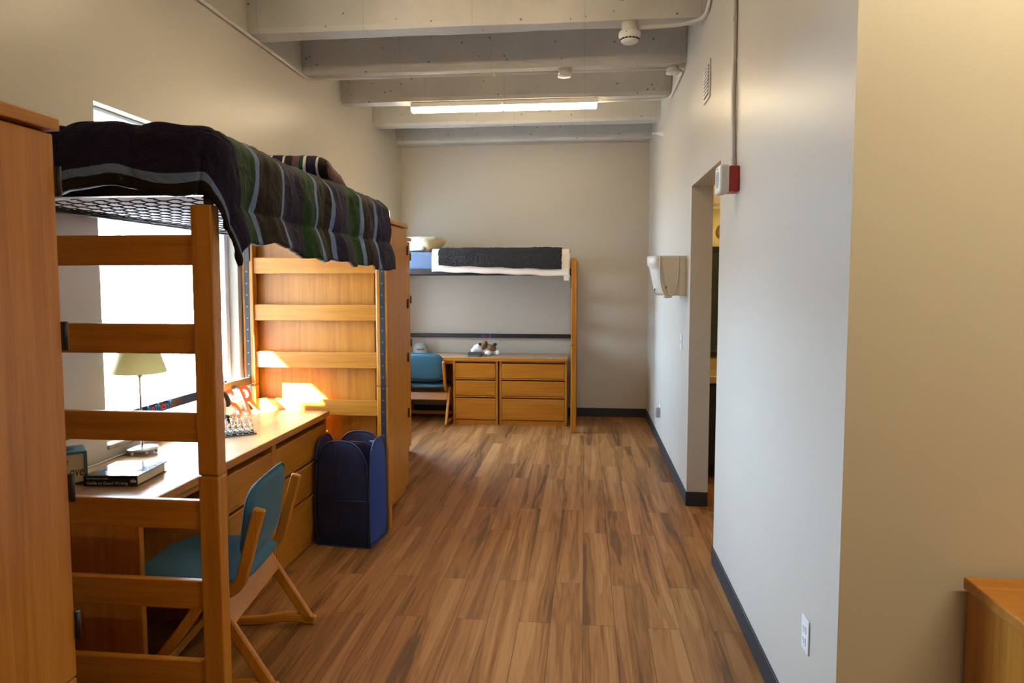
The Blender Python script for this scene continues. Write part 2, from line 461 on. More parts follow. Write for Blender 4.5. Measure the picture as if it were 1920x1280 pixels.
# windows
for i, (a, b_) in enumerate(WW):
    m = MB()
    fx0, fx1 = XL - .125, XL - .06
    w = .045
    m.box(fx0, fx1, a, a + w, WZ0, WZ1, .004); m.box(fx0, fx1, b_ - w, b_, WZ0, WZ1, .004)
    m.box(fx0, fx1, a + w, b_ - w, WZ0, WZ0 + w, .004); m.box(fx0, fx1, a + w, b_ - w, WZ1 - .02, WZ1, .004)
    win = struct(m.build('window_%d' % (i + 1), WHITEPAINT))
    m = MB(); m.box(XL - .10, XL - .094, a + w - .005, b_ - w + .005, WZ0 + w - .005, WZ1 - .018)
    m.build('window_pane', PANE, win)
    m = MB(); m.box(fx1, XL + .012, a + .003, b_ - .003, WZ0 - .0, WZ0 + .022, .004)
    m.build('window_sill', plain('sill_oak_%d' % i, (.42, .30, .17), .4), win)
# outside: ground, plus unseen fins and eave added to limit the sun
EXT = plain('outside_concrete', (.30, .30, .30), .8, 0, .08, 4)
for i, (a, b_) in enumerate(WW):
    m = MB(); m.box(XL - (2.1 if i == 0 else 2.75), XL - .2, a - .35, a - .15, -.4, (3.2 if i == 0 else 5.4)); struct(m.build('trim_%d' % (i + 1), EXT))  # added fins, out of view, blocking direct sun through the windows
m = MB(); m.box(-4.2, XL - .2, YN, 6.2, 3.2, 3.4); struct(m.build('trim_3', EXT))  # added eave, out of view; its edge cuts off the sun patch
m = MB(); m.box(-80, XL - .2, -40, 80, -.6, -.4); struct(m.build('ground', plain('pale_paving', (.17, .17, .165), .9, 0, .1, 1)))
# nook behind the doorway
NX0, NX1, NY0, NY1 = XR + .15, 2.6, 3.6, 6.25
m = MB()
m.box(NX0, NX1, NY1, NY1 + .1, 0, 2.9); m.box(NX1, NX1 + .1, NY0, NY1 + .1, 0, 2.9); m.box(NX0, NX1, NY0 - .1, NY0, 0, 2.9)
struct(m.build('wall_washroom', BATHW))
m = MB(); m.box(NX0, NX1 + .1, NY0 - .1, NY1 + .1, 2.9, 3.0); struct(m.build('ceiling_washroom', WALL))
m = MB(); m.box(NX0, NX1, 5.82, NY1, 2.262, 2.9); struct(m.build('trim_4', WALL))

# ------------------------------------------------------------------ washroom things
t = thing('vanity_cabinet', 'dark vanity cabinet under a tan counter, glimpsed through the doorway', 'cabinet', (1.55, 6.0, 0))
DARKW = plain('dark_laminate', (.018, .014, .012), .45)
m = MB(); m.box(-.64, .9, -.19, .24, .09, .80, .004); m.build('body', DARKW, t)
m = MB(); m.box(-.64, .9, -.12, .24, 0, .09); m.build('toe_kick', BASEB, t)
for k in range(3):
    m = MB(); m.box(-.62 + k * .5, -.14 + k * .5, -.21, -.19, .12, .78, .004); d = m.build('door', DARKW, t)
    m = MB(); m.tube([(-.18 + k * .5, -.21, .6), (-.18 + k * .5, -.235, .61), (-.18 + k * .5, -.235, .69), (-.18 + k * .5, -.21, .70)], .005); m.build('handle', STEEL, d)
COUNT = plain('tan_counter', (.55, .40, .16), .3, 0, .12, 60)
t2 = thing('vanity_counter', 'tan counter with a backsplash on the dark vanity cabinet', 'counter', (1.55, 6.0, .80))
m = MB(); m.box(-.65, .95, -.25, .24, 0, .06, .006); m.build('counter_top', COUNT, t2)
m = MB(); m.box(-.65, .95, .225, .245, .06, .16, .003); m.build('backsplash', COUNT, t2)
t = thing('wall_mirror', 'dark framed mirror above the tan washroom counter', 'mirror', (1.5, 6.24, .975))
MIR = plain('mirror_silver', (.10, .10, .095), .04, 1.0, .0)
m = MB(); m.box(-.57, .57, -.006, .004, .03, .93); m.build('mirror_glass', MIR, t)
m = MB()
for a in ((-.6, -.55, 0, .96), (.55, .6, 0, .96)): m.box(a[0], a[1], -.03, .006, a[2], a[3], .006)
m.box(-.55, .55, -.03, .006, 0, .05, .006); m.box(-.55, .55, -.03, .006, .91, .96, .006)
m.build('mirror_frame', BLACKM, t)
t = thing('vanity_light', 'round globe lamp on a brass base above the washroom mirror', 'lamp', (1.21, 6.25, 2.06))
BRASS = plain('brass', (.62, .42, .16), .25, 1.0)
m = MB(); m.lathe([(0, 0), (.075, 0), (.075, .012), (.06, .022), (.05, .03), (.045, .055), (.03, .06), (0, .06)], 24, M=Matrix.Rotation(R(90), 4, 'X')); m.build('lamp_base', BRASS, t)
m = MB(); m.blob((0, -.10, 0), (.045, .05, .045), sub=3); m.build('bulb', GLOBE, t)

# ------------------------------------------------------------------ loft beds
def make_bed(loc, rz, label, zf, name_obj=None):
    t = thing('loft_bed', label, 'bed', loc, rz)
    HX, HY = .488, 1.075
    pw, pd = .076, .055
    for sx in (-1, 1):
        for sy in (-1, 1):
            xa = sx * HX; xb = sx * (HX - pw); x0, x1 = min(xa, xb), max(xa, xb)
            ya = sy * HY; yb_ = sy * (HY - pd); y0, y1 = min(ya, yb_), max(ya, yb_)
            p = bpy.data.objects
            m = MB(); m.box(x0, x1, y0, y1, 0, .946, .006, 2); m.box(x0, x1, y0, y1, .950, 1.885, .006, 2)
            m.box(x0 + .008, x1 - .008, y0 + .008, y1 - .008, .94, .955)
            post = m.build('post', WZ, t)
            cx = (x0 + x1) / 2 + sx * .004
            yi = sy * (HY - pd)
            m = MB(); m.box(cx - .016, cx + .016, min(yi - sy * .0025, yi + sy * .01), max(yi - sy * .0025, yi + sy * .01), .06, 1.87)
            for k in range(24):
                z = .10 + k * .0757
                m.box(cx - .0045, cx + .0045, min(yi - sy * .0033, yi), max(yi - sy * .0033, yi), z, z + .004, mi=1)
            m.build('track', [BLACKM, STEEL], post)
    for sy in (-1, 1):
        for z in (1.785, 1.478, 1.168, .855, .565, .270):
            y0 = sy * (HY - .012); y1 = sy * (HY - .040)
            m = MB(); m.box(-HX + pw - .002, HX - pw + .002, min(y0, y1), max(y0, y1), z - .105, z, .005, 2)
            m.build('rail', WX, t)
    # steel sleeping deck
    x0, x1, y0, y1 = -.47, .47, -1.018, 1.018
    for sx in (-1, 1):
        m = MB(); m.box(min(sx * .47, sx * .462), max(sx * .47, sx * .462), y0, y1, zf, zf + .062, .002)
        m.box(min(sx * .47, sx * .425), max(sx * .47, sx * .425), y0, y1, zf, zf + .006)
        m.build('side_rail', BLACKM, t)
    for sy in (-1, 1):
        m = MB(); m.box(-.462, .462, min(sy * 1.018, sy * 1.01), max(sy * 1.018, sy * 1.01), zf + .012, zf + .055, .002)
        m.box(-.462, .462, min(sy * 1.018, sy * .98), max(sy * 1.018, sy * .98), zf + .012, zf + .018)
        m.build('end_rail', BLACKM, t)
        for sx in (-1, 1):
            m = MB(); m.box(sx * .446 - .018, sx * .446 + .018, min(sy * 1.0165, sy * 1.009), max(sy * 1.0165, sy * 1.009), zf - .15, zf + .06, .002)
            m.build('bracket', BLACKM, t)
    m = MB()
    zc = zf + .010
    rows, cs = 11, 24
    dx, dy = .82 / rows, 1.92 / cs
    for i in range(rows + 1):
        for j in range(cs):
            x = -.41 + i * dx; y = -.96 + j * dy + (dy / 2 if i % 2 else 0)
            m.tube([(x, y, zc), (x, y + dy * .42, zc + .004), (x, y + dy * .8, zc)], .0022, 5)
            if i < rows and j < cs - 1:
                m.tube([(x, y + dy * .4, zc), (x + dx * .5, y + dy * .55, zc - .006), (x + dx, y + dy * .5, zc)], .0020, 5)
    for j in range(13):
        y = -.94 + j * .1567
        for sx in (-1, 1):
            m.tube([(sx * .43, y, zc), (sx * .408, y, zc)], .005, 6)
    m.build('spring_deck', BLACKM, t)
    m = MB(); m.box(-.452, -.438, -1.019, 1.019, .952, 1.002, .002); m.build('back_bar', BLACKM, t)
    return t
B1 = (-1.750, 3.325, 0); B2 = (-1.165, 7.905, 0)
make_bed(B1, 0, 'high oak loft bed over a desk in front of the bright window', 1.912)
make_bed(B2, R(-90), 'oak loft bed standing along the far grey wall', 1.708)

def pillow_fn(w, d, h, seed=0, squash=0.0):
    def fn(side):
        def f(u, v):
            x, y = 2 * u - 1, 2 * v - 1
            e = max(0, (1 - x ** 4)) ** .5 * max(0, (1 - y ** 4)) ** .5
            nz = .10 * mnoise.noise(Vector((x * 2.1 + seed, y * 2.1, side))) + .05 * mnoise.noise(Vector((x * 6 + seed, y * 6, side)))
            k = 1 - .06 * (abs(x) * abs(y)) ** 2 + .0
            return (x * w / 2 * (1 - .05 * (1 - abs(y)) * abs(x)) , y * d / 2 * (1 - .05 * (1 - abs(x)) * abs(y)), side * h / 2 * e ** .8 * (1 + nz * 1.5))
        return f
    return fn
def make_pillow(name, label, mat, w, d, h, M, seed=0):
    m = MB(); fn = pillow_fn(w, d, h, seed)
    for s in (1, -1): m.grid(fn(s), 26, 20, uv=lambda u, v: (v * d, u * w))
    bmesh.ops.remove_doubles(m.bm, verts=m.bm.verts, dist=.0005)
    bmesh.ops.recalc_face_normals(m.bm, faces=m.bm.faces)
    o = m.build(name, mat)
    o.matrix_world = M
    return tag(o, label, 'pillow')

# mattress and comforter, near bed
m = MB(); m.box(-2.20, -1.28, 2.335, 4.315, 1.932, 2.085, .03, 3)
o = m.build('mattress', PALEMATT); tag(o, 'pale mattress under the striped comforter on the near loft bed', 'mattress')
def comforter():
    xb, xf, yn, yf = -2.195, -1.31, 2.335, 4.26
    z0 = 2.125
    def drop(d, r):
        if d <= 0: return 0, 0
        if d < PI * r / 2: return r * math.sin(d / r), r * (1 - math.cos(d / r))
        return r, r + d - PI * r / 2
    def arc(drop_, r): return drop_ - r + PI * r / 2
    def P(s, tt):
        # s: metres across (0 at front top edge, + over the front), tt: metres along in world y
        ds = max(0, s); dt = max(0, yn - tt); db = max(0, -s - (xf - xb))
        x = xf + min(0, max(s, -(xf - xb))); y = max(tt, yn)
        z = z0 + .020 * math.sin(PI * min(1, max(0, (x - xb) / (xf - xb)))) + .02 * max(0, 1 - (y - yn) / .5)
        d = math.hypot(ds, dt)
        if d > 0:
            h, v = drop(d, .075)
            ox, oy = ds / d, dt / d
            flare = max(0, v - .1) * (.10 + .25 * ox * oy)
            x += ox * (h + flare); y -= oy * (h + flare * .4); z -= v
        if db > 0:
            h, v = drop(db, .022); x -= h; z -= v
        # quilting and creases
        q = abs(math.sin(PI * (s - .03) / .27)) ** .42
        q2 = abs(math.sin(PI * (tt - 2.335) / .2825)) ** .5
        puff = .026 * q * (.75 + .25 * q2)
        cr = .012 * mnoise.noise(Vector((s * 4.5, tt * 11, 1.3))) + .007 * mnoise.noise(Vector((s * 9, tt * 23, 4)))
        a = min(1, ds / .1)
        fold = 0
        if ds > 0 or dt > 0:
            fold = .014 * min(1, d / .25) * math.sin(tt * 17 + 2 * mnoise.noise(Vector((tt * 2, s * 2, 0))))
        if db == 0:
            n = puff + cr
            if d > .06:
                x += (n + fold * (ds / max(d, 1e-6))) * (ds / d); y -= n * (dt / d); z += n * .1
            else: z += n
        else:
            z += .02 * mnoise.noise(Vector((tt * 9, 0, 0)))
            x = min(x, -2.20)
        return (max(x, -2.238), y, z)
    def hem(tt):
        base = .385 + .045 * (tt - 2.5) / 1.75 + .008 * math.sin(tt * 13) + .006 * math.sin(tt * 31)
        return arc(base, .075)
    t0 = yn - arc(.225, .075)
    s0 = -(xf - xb) - .21
    def fn(u, v):
        tt = t0 + (yf - t0) * v
        h = hem(max(tt, yn))
        if tt < yn + .35: h += .02 * (1 - max(0, tt - yn) / .35)
        if .0 < tt - yn < .45: h -= .03 * math.sin(PI * (tt - yn) / .45)
        s = s0 + (h - s0) * u
        tj = tt + (.012 * math.sin(s * 15) + .012 * mnoise.noise(Vector((s * 6, 2, 2)))) * (1 - v)
        p = P(s, tj)
        return p
    def uv(u, v):
        tt = t0 + (yf - t0) * v
        s = s0 + (hem(max(tt, yn)) - s0) * u
        return (s, tt if tt < 3.45 else 3.45 + (tt - 3.45) * .69)
    m = MB(); m.grid(fn, 150, 210, uv=uv)
    bmesh.ops.recalc_face_normals(m.bm, faces=m.bm.faces)
    o = m.build('comforter', COMF)
    md = o.modifiers.new('thick', 'SOLIDIFY'); md.thickness = .022; md.offset = -1
    return tag(o, 'navy, green and brown striped quilted comforter draped over the near loft bed', 'comforter')
comforter()
make_pillow('pillow', 'plaid striped pillow lying on the striped comforter', PILW, .50, .52, .16,
            at(-1.70, 3.985, 2.245) @ Matrix.Rotation(R(8), 4, 'Z') @ Matrix.Rotation(R(-6), 4, 'X'), 3)

# far bed bedding
m = MB(); m.box(-2.15, -.185, 7.455, 8.35, 1.742, 1.955, .035, 3)
o = m.build('mattress', BLUESHEET); tag(o, 'mattress in a blue sheet on the far loft bed', 'mattress')
make_pillow('pillow', 'tan pillow at the head of the far bed', BEIGEP, .58, .46, .17, at(-1.93, 7.80, 2.045) @ Matrix.Rotation(R(-12), 4, 'Z') @ Matrix.Rotation(R(12), 4, 'X'), 5)
make_pillow('pillow', 'crumpled white pillow poking out beneath the tan pillow', WHITEC, .44, .36, .075, at(-1.985, 7.63, 1.998) @ Matrix.Rotation(R(7), 4, 'Z'), 9)
def throw():
    X0, X1 = -1.655, -.165
    yfr, ytop, zt = 7.437, 8.12, 1.972
    def prof(s, hem):
        # s from 0 back on top to 1 at hem
        top = ytop - yfr - .04
        L = top + .063 + (zt - .04 - hem)
        d = s * L
        if d < top: return ytop - d, zt
        d -= top
        if d < .063:
            a = d / .04; return yfr + .04 - .04 * math.sin(a), zt - .04 * (1 - math.cos(a))
        d -= .063
        return yfr - .004 - .03 * d, zt - .04 - d
    def mk(x0, x1, s0, s1, off, th, nz, nu=60, nv=40):
        def fn(u, v):
            x = x0 + (x1 - x0) * u
            hem = 1.742 - .055 * ((x - X0) / (X1 - X0)) + .004 * math.sin(x * 19)
            s = s0 + (s1 - s0) * v
            y, z = prof(s, hem)
            w = .006 * mnoise.noise(Vector((x * 6, s * 8, 2))) + nz * mnoise.noise(Vector((x * 40, s * 40, 5)))
            e = .010 * mnoise.noise(Vector((u * 60, v * 30, 8))) if nz > .002 else .004 * mnoise.noise(Vector((u * 8, v * 12, 8)))
            if y > yfr + .03: return (x + e, y, z + off + w)
            return (x + e, y - off - w, z)
        return fn
    m = MB(); m.grid(mk(X0, X1, 0, 1, .006, 0, .001), 80, 50)
    bmesh.ops.recalc_face_normals(m.bm, faces=m.bm.faces)
    o = m.build('throw_blanket', CREAM); md = o.modifiers.new('thick', 'SOLIDIFY'); md.thickness = .014; md.offset = 0
    tag(o, 'dark furry throw blanket with a cream border hanging over the far bed', 'blanket')
    m = MB(); m.grid(mk(X0 + .075, X1 - .085, .06, .925, .018, 0, .006), 150, 90)
    p = m.build('fur_panel', FUR, o); md = p.modifiers.new('thick', 'SOLIDIFY'); md.thickness = .02; md.offset = 0
    p['label'] = 'dark fur middle of the throw'
    m = MB(); m.box(-.225, -.17, 7.405, 7.408, 1.645, 1.70); p = m.build('care_tag', WHITEC, o); p['label'] = 'white care tag'
throw()

# ------------------------------------------------------------------ desks and chests
def make_chest(w, label, loc, rz, group=None, H=.735):
    t = thing('drawer_chest', label, 'chest of drawers', loc, rz, group)
    D = .56; hw = w / 2
    m = MB()
    m.box(-hw, -hw + .024, 0, D, 0, H, .002); m.box(hw - .024, hw, 0, D, 0, H, .002)
    m.box(-hw + .024, hw - .024, D - .012, D, 0, H)
    m.box(-hw + .024, hw - .024, .006, D - .012, H - .016, H); m.box(-hw + .024, hw - .024, .02, D - .012, .02, .04)
    for z in (.325, .528): m.box(-hw + .024, hw - .024, .004, .03, z - .008, z + .008, .002)
    m.box(-hw + .024, hw - .024, .012, .03, 0, .055, .002)
    m.build('body', WFZ, t)
    for z0, z1 in ((.540, .706), (.338, .506), (.062, .304)):
        m = MB(); m.box(-hw + .027, hw - .027, .0, .020, z0, z1, .003)
        m.box(-hw + .027, hw - .027, .016, .20, z0 + .01, z1 - .012)
        m.build('drawer', WFX, t)
    return t
def make_desk(label, loc, rz, x0, x1, panel_x, mt, H):
    t = thing('desk', label, 'desk', loc, rz)
    m = MB(); m.box(x0, x1, -.012, .555, H - .034, H, .004, 2); m.build('desktop', mt, t)
    m = MB(); m.box(x0, x1, -.0155, -.0115, H - .034, H - .001, .001); m.build('edge_band', WX, t)
    m = MB(); m.box(panel_x, panel_x + .028, .0, .54, 0, H - .034, .003); m.build('side_panel', WFZ, t)
    m = MB(); m.box(panel_x + .028, panel_x + .70, .50, .52, .30, H - .034, .002); m.build('back_panel', WFX, t)
    m = MB(); m.box(panel_x + .028, panel_x + .62, .012, .030, H - .075, H - .036, .002); m.build('apron', WFX, t)
    return t
# near desk: local x runs along world y
H1, FX1 = .785, -1.672
make_desk('oak desk beneath the near loft bed, holding the table lamp', (FX1, 0, 0), R(90), 2.40, 4.338, 2.405, DKX, H1)
make_chest(.515, 'narrow oak drawer chest beside the blue chair under the near desk', (FX1 - .004, 3.302, 0), R(90), H=H1 - .035)
make_chest(.768, 'wide oak drawer chest behind the blue laundry hamper', (FX1 - .004, 3.947, 0), R(90), H=H1 - .035)
H2 = .770
make_desk('oak desk beneath the far loft bed, holding the plush dog', (0, 7.76, 0), 0, -2.12, -.19, -2.115, DKX, H2)
make_chest(.515, 'narrow oak drawer chest to the right of the far chair', (-1.237, 7.764, 0), 0, H=H2 - .035)
make_chest(.765, 'wide oak drawer chest at the right end of the far desk', (-.578, 7.764, 0), 0, H=H2 - .035)

# ------------------------------------------------------------------ chairs
def make_chair():
    t = thing('desk_chair', 'teal chair with bentwood frame, pulled up to the near desk', 'chair')
    for sx in (-1, 1):
        xa, xb = sx * .262, sx * .232
        x0, x1 = min(xa, xb), max(xa, xb)
        m = MB()
        m.ribbon([(-.300, .735), (-.262, .60), (-.236, .50), (-.205, .425), (-.13, .388), (-.02, .386), (.20, .395)], .046, 'x', x0, x1, .006)
        m.build('upright', WZ, t)
        xa, xb = sx * .292, sx * .264
        x0, x1 = min(xa, xb), max(xa, xb)
        m = MB(); m.ribbon([(-.072, .405), (-.125, .365), (-.175, .29), (-.345, .012)], .046, 'x', x0, x1, .006)
        m.tube([(sx * .262, -.128, .345), (sx * .2935, -.128, .345)], .009, 10, mi=1)
        m.build('leg', [WZ, DARKGAP], t)
        m = MB(); m.ribbon([(-.075, .375), (.02, .24), (.20, .02)], .042, 'x', x0, x1, .005); m.build('leg', WZ, t)
        m = MB(); m.ribbon([(-.365, .024), (-.23, .038), (-.10, .024), (.05, .022), (.235, .034)], .040, 'x', x0, x1, .005); m.build('runner', WY, t)
    m = MB(); m.box(-.264, .264, -.011, .011, -.046, .046, .003, M=at(0, -.17, .315) @ Matrix.Rotation(R(-28), 4, 'X')); m.build('stretcher', WX, t)
    m = MB(); m.box(-.264, .264, .11, .13, .055, .095, .003); m.build('stretcher', WX, t)
    # seat
    def seat(side):
        def f(u, v):
            x, y = 2 * u - 1, 2 * v - 1
            # squircle outline
            k = (abs(x) ** 5 + abs(y) ** 5) ** .2
            mx = max(abs(x), abs(y))
            s = mx / k if k > 1e-6 else 1
            e = max(0, 1 - mx ** 6) ** .5
            z = .436 + side * .028 * e + .006 * y - .012 * max(0, y) ** 3 * 2
            return (x * s * .255, .02 + y * s * .255, z)
        return f
    m = MB()
    for sd in (1, -1): m.grid(seat(sd), 24, 24)
    bmesh.ops.remove_doubles(m.bm, verts=m.bm.verts, dist=.0004); bmesh.ops.recalc_face_normals(m.bm, faces=m.bm.faces)
    m.build('seat', TEAL, t)
    def back(side):
        def f(u, v):
            x, y = 2 * u - 1, 2 * v - 1
            k = (abs(x) ** 5 + abs(y) ** 5) ** .2
            mx = max(abs(x), abs(y))
            s = mx / k if k > 1e-6 else 1
            e = max(0, 1 - mx ** 10) ** .5
            xx, zz = x * s * .229, y * s * .155
            zz = zz + .012 * (1 - x * x) * max(0, y)
            yy = -.228 - .14 * zz - .20 * (.05 - xx * xx) + side * .022 * e
            return (xx, yy, .655 + zz)
        return f
    m = MB()
    for sd in (1, -1): m.grid(back(sd), 26, 22)
    bmesh.ops.remove_doubles(m.bm, verts=m.bm.verts, dist=.0004); bmesh.ops.recalc_face_normals(m.bm, faces=m.bm.faces)
    b = m.build('backrest', TEAL, t)
    pts = []
    for k in range(61):
        a = 2 * PI * k / 60
        x, y = math.cos(a), math.sin(a)
        mx = max(abs(x), abs(y)); x, y = x / mx, y / mx
        p = back(0)((x + 1) / 2, (y + 1) / 2); pts.append((p[0] * 1.004, p[1] - .006, .655 + (p[2] - .655) * 1.006))
    m = MB(); m.tube(pts, .0045, 6, caps=False); m.build('piping', TEAL, b)
    return t
ch = make_chair()
# forward (+y local) turned to -x world
ch.location = (-1.592, 2.760, 0); ch.rotation_euler = (0, 0, R(97))
c2 = copy_thing(ch, (-1.83, 7.962, 0), 0, 'teal chair with bentwood frame, pushed in at the far desk')

# ------------------------------------------------------------------ wardrobes
def make_wardrobe(label, loc, w, d, H, splits, hinges=(1.865, 1.46, 1.05, .62)):
    """front is local +x, origin at floor, front-face plane x=0, far end y=0"""
    t = thing('wardrobe', label, 'wardrobe', loc)
    m = MB(); m.box(-d, -.022, -w, 0, 0, H - .032, .003); m.build('body', WFZ, t)
    m = MB(); m.box(-d, .014, -w - .004, .004, H - .032, H, .004, 2); m.build('top_panel', WY, t)
    zs = [.06] + list(splits) + [H - .036]
    for a, b in zip(zs, zs[1:]):
        top = b == zs[-1]
        m = MB(); m.box(-.021, 0, -w + .003, -.003, a + .003, b - .003, .003)
        dd = m.build('door' if top else 'drawer', WFZ, t)
        if top:
            for h in hinges:
                if h > a:
                    m = MB(); m.box(-.030, .004, -.004, .005, h - .036, h + .036, .003)
                    m.tube([(.006, .002, h - .036), (.006, .002, h + .036)], .006, 8)
                    m.build('hinge', BLACKM, dd)
    return t
make_wardrobe('tall oak wardrobe at the left edge, nearest of the three', (-1.300, 1.605, 0), .78, .90, 2.022, (.605,), (1.87, 1.487, 1.10, .74))
make_wardrobe('tall oak wardrobe against the far end of the near loft bed', (-1.352, 5.19, 0), .755, .87, 2.062, ())
make_wardrobe('oak wardrobe half hidden, between the middle wardrobe and the far bed', (-1.652, 6.46, 0), .70, .585, 2.040, (.207, .424))

# dresser at lower right
t = thing('dresser', 'low oak dresser in the bottom right corner, against the tan wall', 'dresser', (1.085, 2.035, 0))
m = MB(); m.box(0, .72, -.78, 0, 0, .755, .003); m.build('body', WFZ, t)
m = MB(); m.box(-.012, .735, -.80, .003, .755, .79, .005, 2); m.build('top_panel', WX, t)
for z0, z1 in ((.05, .27), (.285, .50), (.515, .735)):
    m = MB(); m.box(.03, .69, -.80, -.78, z0, z1, .003); m.build('drawer', WFX, t)

# ------------------------------------------------------------------ hamper
def hamper():
    t = thing('laundry_hamper', 'blue pop-up mesh laundry hamper beside the wide drawer chest', 'hamper', (-1.458, 4.175, 0), R(-6))
    hx, hy, H = .178, .140, .66
    def side(wid, n, place, mat, name, bulge=.02):
        def fn(u, v):
            x = (2 * u - 1)
            top = H - .115 * x ** 4 - .03 * x * x
            z = .004 + v * (top - .004)
            b = bulge * (1 - x * x) * (.4 + math.sin(PI * min(1, v * .95)))
            return place(x * wid * (.93 + .07 * math.sin(PI * min(1, v * 1.05 + .05)) ), z, b)
        m = MB(); m.grid(fn, 14, 20); o = m.build(name, mat, t)
        md = o.modifiers.new('thick', 'SOLIDIFY'); md.thickness = .0015
        rim = [fn(k / 24, 1) for k in range(25)]
        edge = [fn(0, k / 16) for k in range(17)] + rim + [fn(1, 1 - k / 16) for k in range(17)]
        m = MB(); m.tube(edge, .0055, 6)
        m.tube([fn(k / 14, 0) for k in range(15)], .0055, 6)
        m.build('wire_binding', HTRIM, o)
        return fn
    side(hx, 0, lambda x, z, b: (x, -hy - b, z), HMESH, 'front_panel')
    side(hx, 0, lambda x, z, b: (x, hy + b * .4, z), HMESH, 'back_panel')
    side(hy, 0, lambda x, z, b: (hx + b * .7, x, z), HSIDE, 'side_panel')
    side(hy, 0, lambda x, z, b: (-hx - b * .3, x, z), HMESH, 'side_panel')
    m = MB(); m.box(-hx * .95, hx * .95, -hy, hy, .002, .006); m.build('bottom_panel', HMESH, t)
    m = MB(); m.tube([(-hx * .93, -hy - .012, .305), (0, -hy - .034, .298), (hx * .93, -hy - .012, .296)], .003, 6); m.build('seam', HTRIM, t)
    m = MB(); m.tube([(-.06, hy - .006, .56), (-.05, hy - .05, .60), (.05, hy - .05, .60), (.06, hy - .006, .56)], .006, 6); m.build('handle', HTRIM, t)
    m = MB(); m.box(-.022, .022, -.001, .001, -.045, .045, M=at(.125, hy - .03, .598) @ Matrix.Rotation(R(62), 4, 'X') @ Matrix.Rotation(R(-25), 4, 'Y'))
    m.box(-.004, .004, -.0018, -.001, -.034, .034, mi=1, M=at(.125, hy - .03, .598) @ Matrix.Rotation(R(62), 4, 'X') @ Matrix.Rotation(R(-25), 4, 'Y'))
    p = m.build('care_tag', [WHITEC, BLACKM], t); p['label'] = 'white printed tag inside the rim'
hamper()

# ------------------------------------------------------------------ things on the near desk
Z1 = H1 + .0006
# lamp
t = thing('table_lamp', 'steel table lamp with a cream shade on the near desk', 'lamp', (-2.158, 3.150, Z1))
m = MB(); m.lathe([(0, .020), (.070, .020), (.074, .024), (.072, .030), (.03, .034), (.008, .040), (0, .040)], 32); 
m.build('base', STEEL, t)
for k in range(6):
    a = R(60 * k + 20)
    m = MB(); m.blob((.062 * math.cos(a), .062 * math.sin(a), .0105), (.0085, .0085, .0105), sub=2); m.build('foot', STEEL, t)
m = MB(); m.tube([(0, 0, .03), (0, 0, .43)], .006, 12); m.lathe([(.006, .375), (.011, .378), (.011, .392), (.006, .396)], 16); m.build('pole', STEEL, t)
m = MB(); m.tube([(-.018, 0, .375), (-.012, 0, .383), (0, 0, .386), (.012, 0, .383), (.018, 0, .375)], .003, 8); m.build('switch', STEEL, t)
def shade_mat():
    m, nt, b, o = new_mat('lamp_shade_linen')
    nt.nodes.remove(b)
    mp = mapping(nt, (300, 300, 300)); n1 = N(nt, 'ShaderNodeTexNoise', Detail=2.0); nt.links.new(mp.outputs[0], n1.inputs['Vector'])
    r = ramp(nt, n1.outputs[0], [(.3, (.70, .64, .41)), (.7, (.78, .72, .48))])
    d = N(nt, 'ShaderNodeBsdfDiffuse'); tr = N(nt, 'ShaderNodeBsdfTranslucent'); mx = N(nt, 'ShaderNodeMixShader'); mx.inputs[0].default_value = .42
    nt.links.new(r.outputs[0], d.inputs[0]); nt.links.new(r.outputs[0], tr.inputs[0])
    nt.links.new(d.outputs[0], mx.inputs[1]); nt.links.new(tr.outputs[0], mx.inputs[2]); nt.links.new(mx.outputs[0], o.inputs[0]); return m
m = MB(); m.lathe([(.122, .398), (.122, .402), (.062, .60), (.062, .604)], 40)
for a in (0, 120, 240): m.tube([(0, 0, .43), (.118 * math.cos(R(a)), .118 * math.sin(R(a)), .405)], .0015, 5)
o = m.build('lamp_shade', shade_mat(), t); md = o.modifiers.new('thick', 'SOLIDIFY'); md.thickness = .002
pts = [(-.068, -.03, .006), (-.070, -.10, .004), (-.066, -.20, .003), (-.062, -.26, .004), (-.068, -.30, .004), (-.079, -.315, .004)]
m = MB(); m.tube(pts, .0038, 6); m.build('cord', WHITEP, t)

# book
def book():
    BK = plain('book_cover_black', (.012, .014, .018), .18, 0, .1)
    BT = plain('book_cover_blue', (.10, .16, .24), .12, 0, .5, 9)
    PG = plain('book_pages', (.62, .52, .36), .8, 0, .08, 200)
    t = thing('book', 'thick black-spined book lying flat on the near desk', 'book', (-1.942, 2.728, Z1), R(5))
    m = MB(); m.box(-.106, .104, -.108, .112, .004, .040, .001); m.build('pages', PG, t)
    m = MB(); m.box(-.112, .112, -.118, .118, 0, .004, .001); m.box(-.112, .112, -.122, -.116, 0, .046, .002); m.box(-.112, .112, -.118, .118, .040, .044, .001, mi=1)
    # darker quarter of the printed front cover
    m.box(-.112, .112, -.118, -.05, .0435, .0447, mi=0)
    cv = m.build('cover', [BK, BT], t)
    TX = plain('book_lettering', (.34, .33, .30), .5)
    M = cols((1, 0, 0), (0, 0, 1), (0, -1, 0), (-.098, -.1225, .009))
    mb = MB(); add_mesh(mb, text_bm('Guide to Good Writing', .0178, .0004, M, align='LEFT'))
    M = cols((1, 0, 0), (0, 0, 1), (0, -1, 0), (-.098, -.1225, .030))
    add_mesh(mb, text_bm("THE WRITER'S DIGEST", .0095, .0004, M, align='LEFT'))
    mb.box(.085, .108, -.1232, -.122, .018, .028)
    mb.build('lettering', TX, cv)
book()
